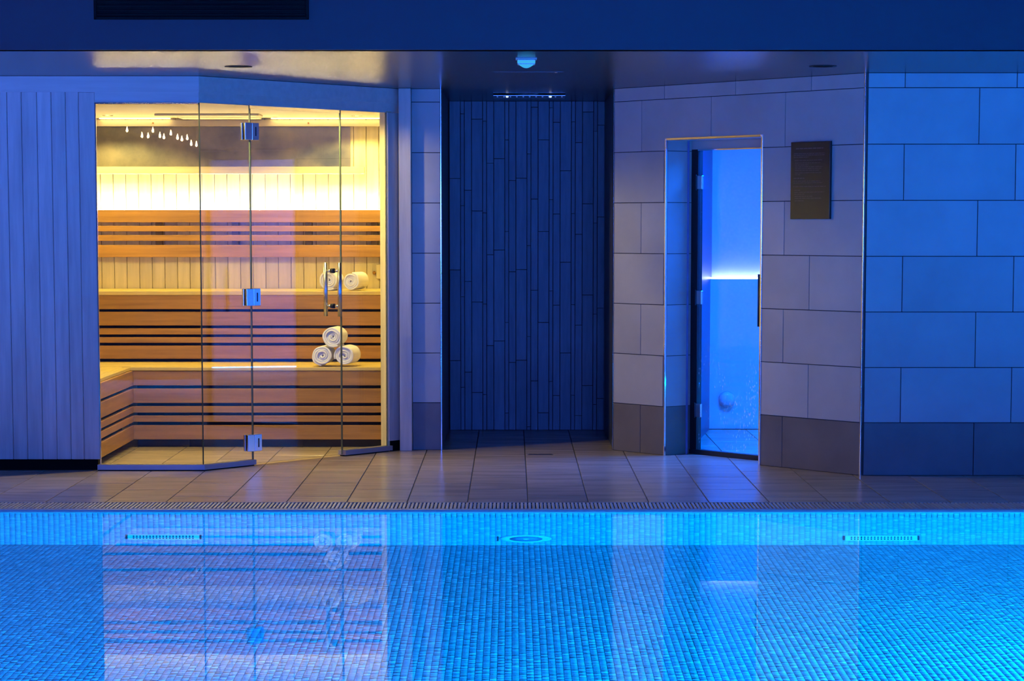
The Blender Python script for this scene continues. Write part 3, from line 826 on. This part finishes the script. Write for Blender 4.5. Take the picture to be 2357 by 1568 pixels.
tag(so, 'round steam outlet on the steam room ledge front', 'outlet')
MB().lathe([(0.055,0.0),(0.05,-0.03),(0.03,-0.045)], axis='Y', seg=28).build('cap', SW, so, (1.432, 17.18, 0.20), smooth=True)

# steam door
def wet_haze(N, L, tr):
    tc = N.new('ShaderNodeTexCoord')
    mp = N.new('ShaderNodeMapping'); mp.inputs['Scale'].default_value = (1.0, 1.0, 0.28)
    L.new(tc.outputs['Object'], mp.inputs['Vector'])
    vo = N.new('ShaderNodeTexVoronoi'); vo.inputs['Scale'].default_value = 95.0
    L.new(mp.outputs[0], vo.inputs['Vector'])
    dm = N.new('ShaderNodeMapRange'); dm.inputs['From Min'].default_value = 0.26; dm.inputs['From Max'].default_value = 0.12
    L.new(vo.outputs['Distance'], dm.inputs['Value'])
    n1 = N.new('ShaderNodeTexNoise'); n1.inputs['Scale'].default_value = 7.0
    L.new(tc.outputs['Object'], n1.inputs['Vector'])
    nm = N.new('ShaderNodeMapRange'); nm.inputs['From Min'].default_value = 0.40; nm.inputs['From Max'].default_value = 0.56
    L.new(n1.outputs['Fac'], nm.inputs['Value'])
    sx = N.new('ShaderNodeSeparateXYZ'); L.new(tc.outputs['Object'], sx.inputs[0])
    zm = N.new('ShaderNodeMapRange'); zm.inputs['From Min'].default_value = 0.68; zm.inputs['From Max'].default_value = 0.40
    L.new(sx.outputs['Z'], zm.inputs['Value'])
    m1 = N.new('ShaderNodeMath'); m1.operation = 'MULTIPLY'; L.new(dm.outputs[0], m1.inputs[0]); L.new(nm.outputs[0], m1.inputs[1])
    m2 = N.new('ShaderNodeMath'); m2.operation = 'MULTIPLY'; L.new(m1.outputs[0], m2.inputs[0]); L.new(zm.outputs[0], m2.inputs[1])
    ad = N.new('ShaderNodeMath'); ad.operation = 'MULTIPLY_ADD'; ad.inputs[1].default_value = 0.75; ad.inputs[2].default_value = 0.02
    L.new(m2.outputs[0], ad.inputs[0])
    tl = N.new('ShaderNodeBsdfDiffuse'); tl.inputs[0].default_value = (0.9, 0.93, 0.95, 1)
    mx = N.new('ShaderNodeMixShader'); L.new(ad.outputs[0], mx.inputs[0]); L.new(tr.outputs[0], mx.inputs[1]); L.new(tl.outputs[0], mx.inputs[2])
    return mx.outputs[0]
M['wet_glass'] = pane_glass('wet_steam_glass', (0.95, 0.98, 1.0), 1.28, haze=wet_haze)
mb = MB().box(O0+0.066, O1-0.02, 0.205, 0.215, 0.030, 1.792, 0)
sd = mb.build('door_2', [M['wet_glass']], None, (DX, DY, 0), DR)
tag(sd, 'glass steam room door with condensation and dark side frame', 'door', kind='structure')
board('frame_post', O0-0.01, O0+0.058, 0.197, 0.235, 0.0, 1.80, M['dark_metal'], sd, 0.002, DF)
board('frame_post', O1-0.018, O1+0.01, 0.197, 0.235, 0.0, 1.80, M['dark_metal'], sd, 0.002, DF)
board('frame_head', O0-0.01, O1+0.01, 0.197, 0.235, 1.797, 1.87, M['tile'], sd, 0.002, DF)
board('head_bead', O0+0.06, O1-0.02, 0.190, 0.200, 1.790, 1.798, M['chrome'], sd, 0.001, DF)
board('threshold', O0, O1, 0.190, 0.240, 0.0005, 0.028, M['dark_metal'], sd, 0.002, DF)
for zc in (1.605, 0.930, 0.262):
    hg = board('hinge', O0+0.048, O0+0.100, 0.188, 0.204, zc-0.040, zc+0.040, M['satin'], sd, 0.002, DF)
    board('hinge_pin', O0+0.046, O0+0.056, 0.182, 0.189, zc-0.045, zc+0.045, M['dark_metal'], hg, 0.001, DF)
tube('handle_bar', (O1-0.176, 0.160, 0.775), (O1-0.176, 0.160, 1.075), 0.011, M['dark_metal'], sd, DF)
for z in (0.83, 1.02): tube('handle_rod', (O1-0.176, 0.160, z), (O1-0.176, 0.206, z), 0.007, M['dark_metal'], sd, DF)

# plaque with printed lines
pq = board('wall_plaque', 1.514, 1.815, -0.020, -0.005, 1.388, 1.810, M['plaque'], None, 0.001, DF)
tag(pq, 'dark brown notice plaque on the angled tiled wall beside the steam door', 'plaque')
rows = [(0.085,0.13,0.84,0.012),(0.150,0.08,0.86,0.007),(0.172,0.08,0.86,0.007),(0.196,0.08,0.46,0.007),(0.238,0.10,0.82,0.006),
        (0.272,0.11,0.76,0.006),(0.297,0.11,0.46,0.006),(0.322,0.11,0.80,0.006),(0.345,0.11,0.78,0.006),(0.368,0.11,0.72,0.006),
        (0.400,0.11,0.78,0.006),(0.424,0.11,0.25,0.006),(0.470,0.08,0.36,0.010),(0.507,0.08,0.76,0.006),(0.530,0.08,0.82,0.006),
        (0.578,0.07,0.90,0.007),(0.625,0.10,0.25,0.006),(0.650,0.10,0.86,0.006),(0.676,0.10,0.36,0.006),(0.703,0.11,0.56,0.006),
        (0.730,0.11,0.78,0.006),(0.762,0.11,0.34,0.006)]
mb = MB(); rp = random.Random(5)
for v, a, b, hgt in rows:
    u = a
    while u < b:
        w = min(rp.uniform(0.03, 0.11), b-u)
        zc = 1.810 - v*0.422
        mb.box(1.514+0.301*u, 1.514+0.301*(u+w), -0.0208, -0.0198, zc-hgt*0.22, zc+hgt*0.22)
        u += w + 0.016
mb.build('printed_lines', M['print'], pq, (DX, DY, 0), DR)

# ------------------------------------------------------------------ pendant bulbs behind the viewer (seen mirrored in the glass)
bulbs = [(-3.861, 2.4, 2.315), (-3.719, 2.35, 2.26), (-3.664, 2.3, 2.257), (-3.623, 2.25, 2.316), (-3.559, 2.2, 2.265), (-3.526, 2.15, 2.253), (-3.461, 2.1, 2.291), (-3.401, 2.05, 2.252), (-3.363, 2.0, 2.236), (-3.315, 1.95, 2.251), (-3.281, 1.9, 2.195), (-3.234, 1.85, 2.187)]
ORD = 'first second third fourth fifth sixth seventh eighth ninth tenth eleventh twelfth'.split()
for i, (X, yr_, Z) in enumerate(bulbs):
    t = empty('pendant_bulb', (X, yr_, Z))
    tag(t, ORD[i] + ' glowing pendant bulb from the left mirrored in the sauna glass', 'bulb', 'pendant bulbs mirrored in the sauna glass')
    MB().lathe([(0.002,-0.026),(0.010,-0.020),(0.013,-0.010),(0.008,0.008),(0.002,0.034)], seg=14).build('glow', M['bulb'], t, (X, yr_, Z), smooth=True)
    MB().lathe([(0.014,0.034),(0.016,0.075)], seg=12).build('socket', M['dark_metal'], t, (X, yr_, Z))
    MB().lathe([(0.002,0.075),(0.002,3.0-Z)], seg=6).build('cord', M['black'], t, (X, yr_, Z))
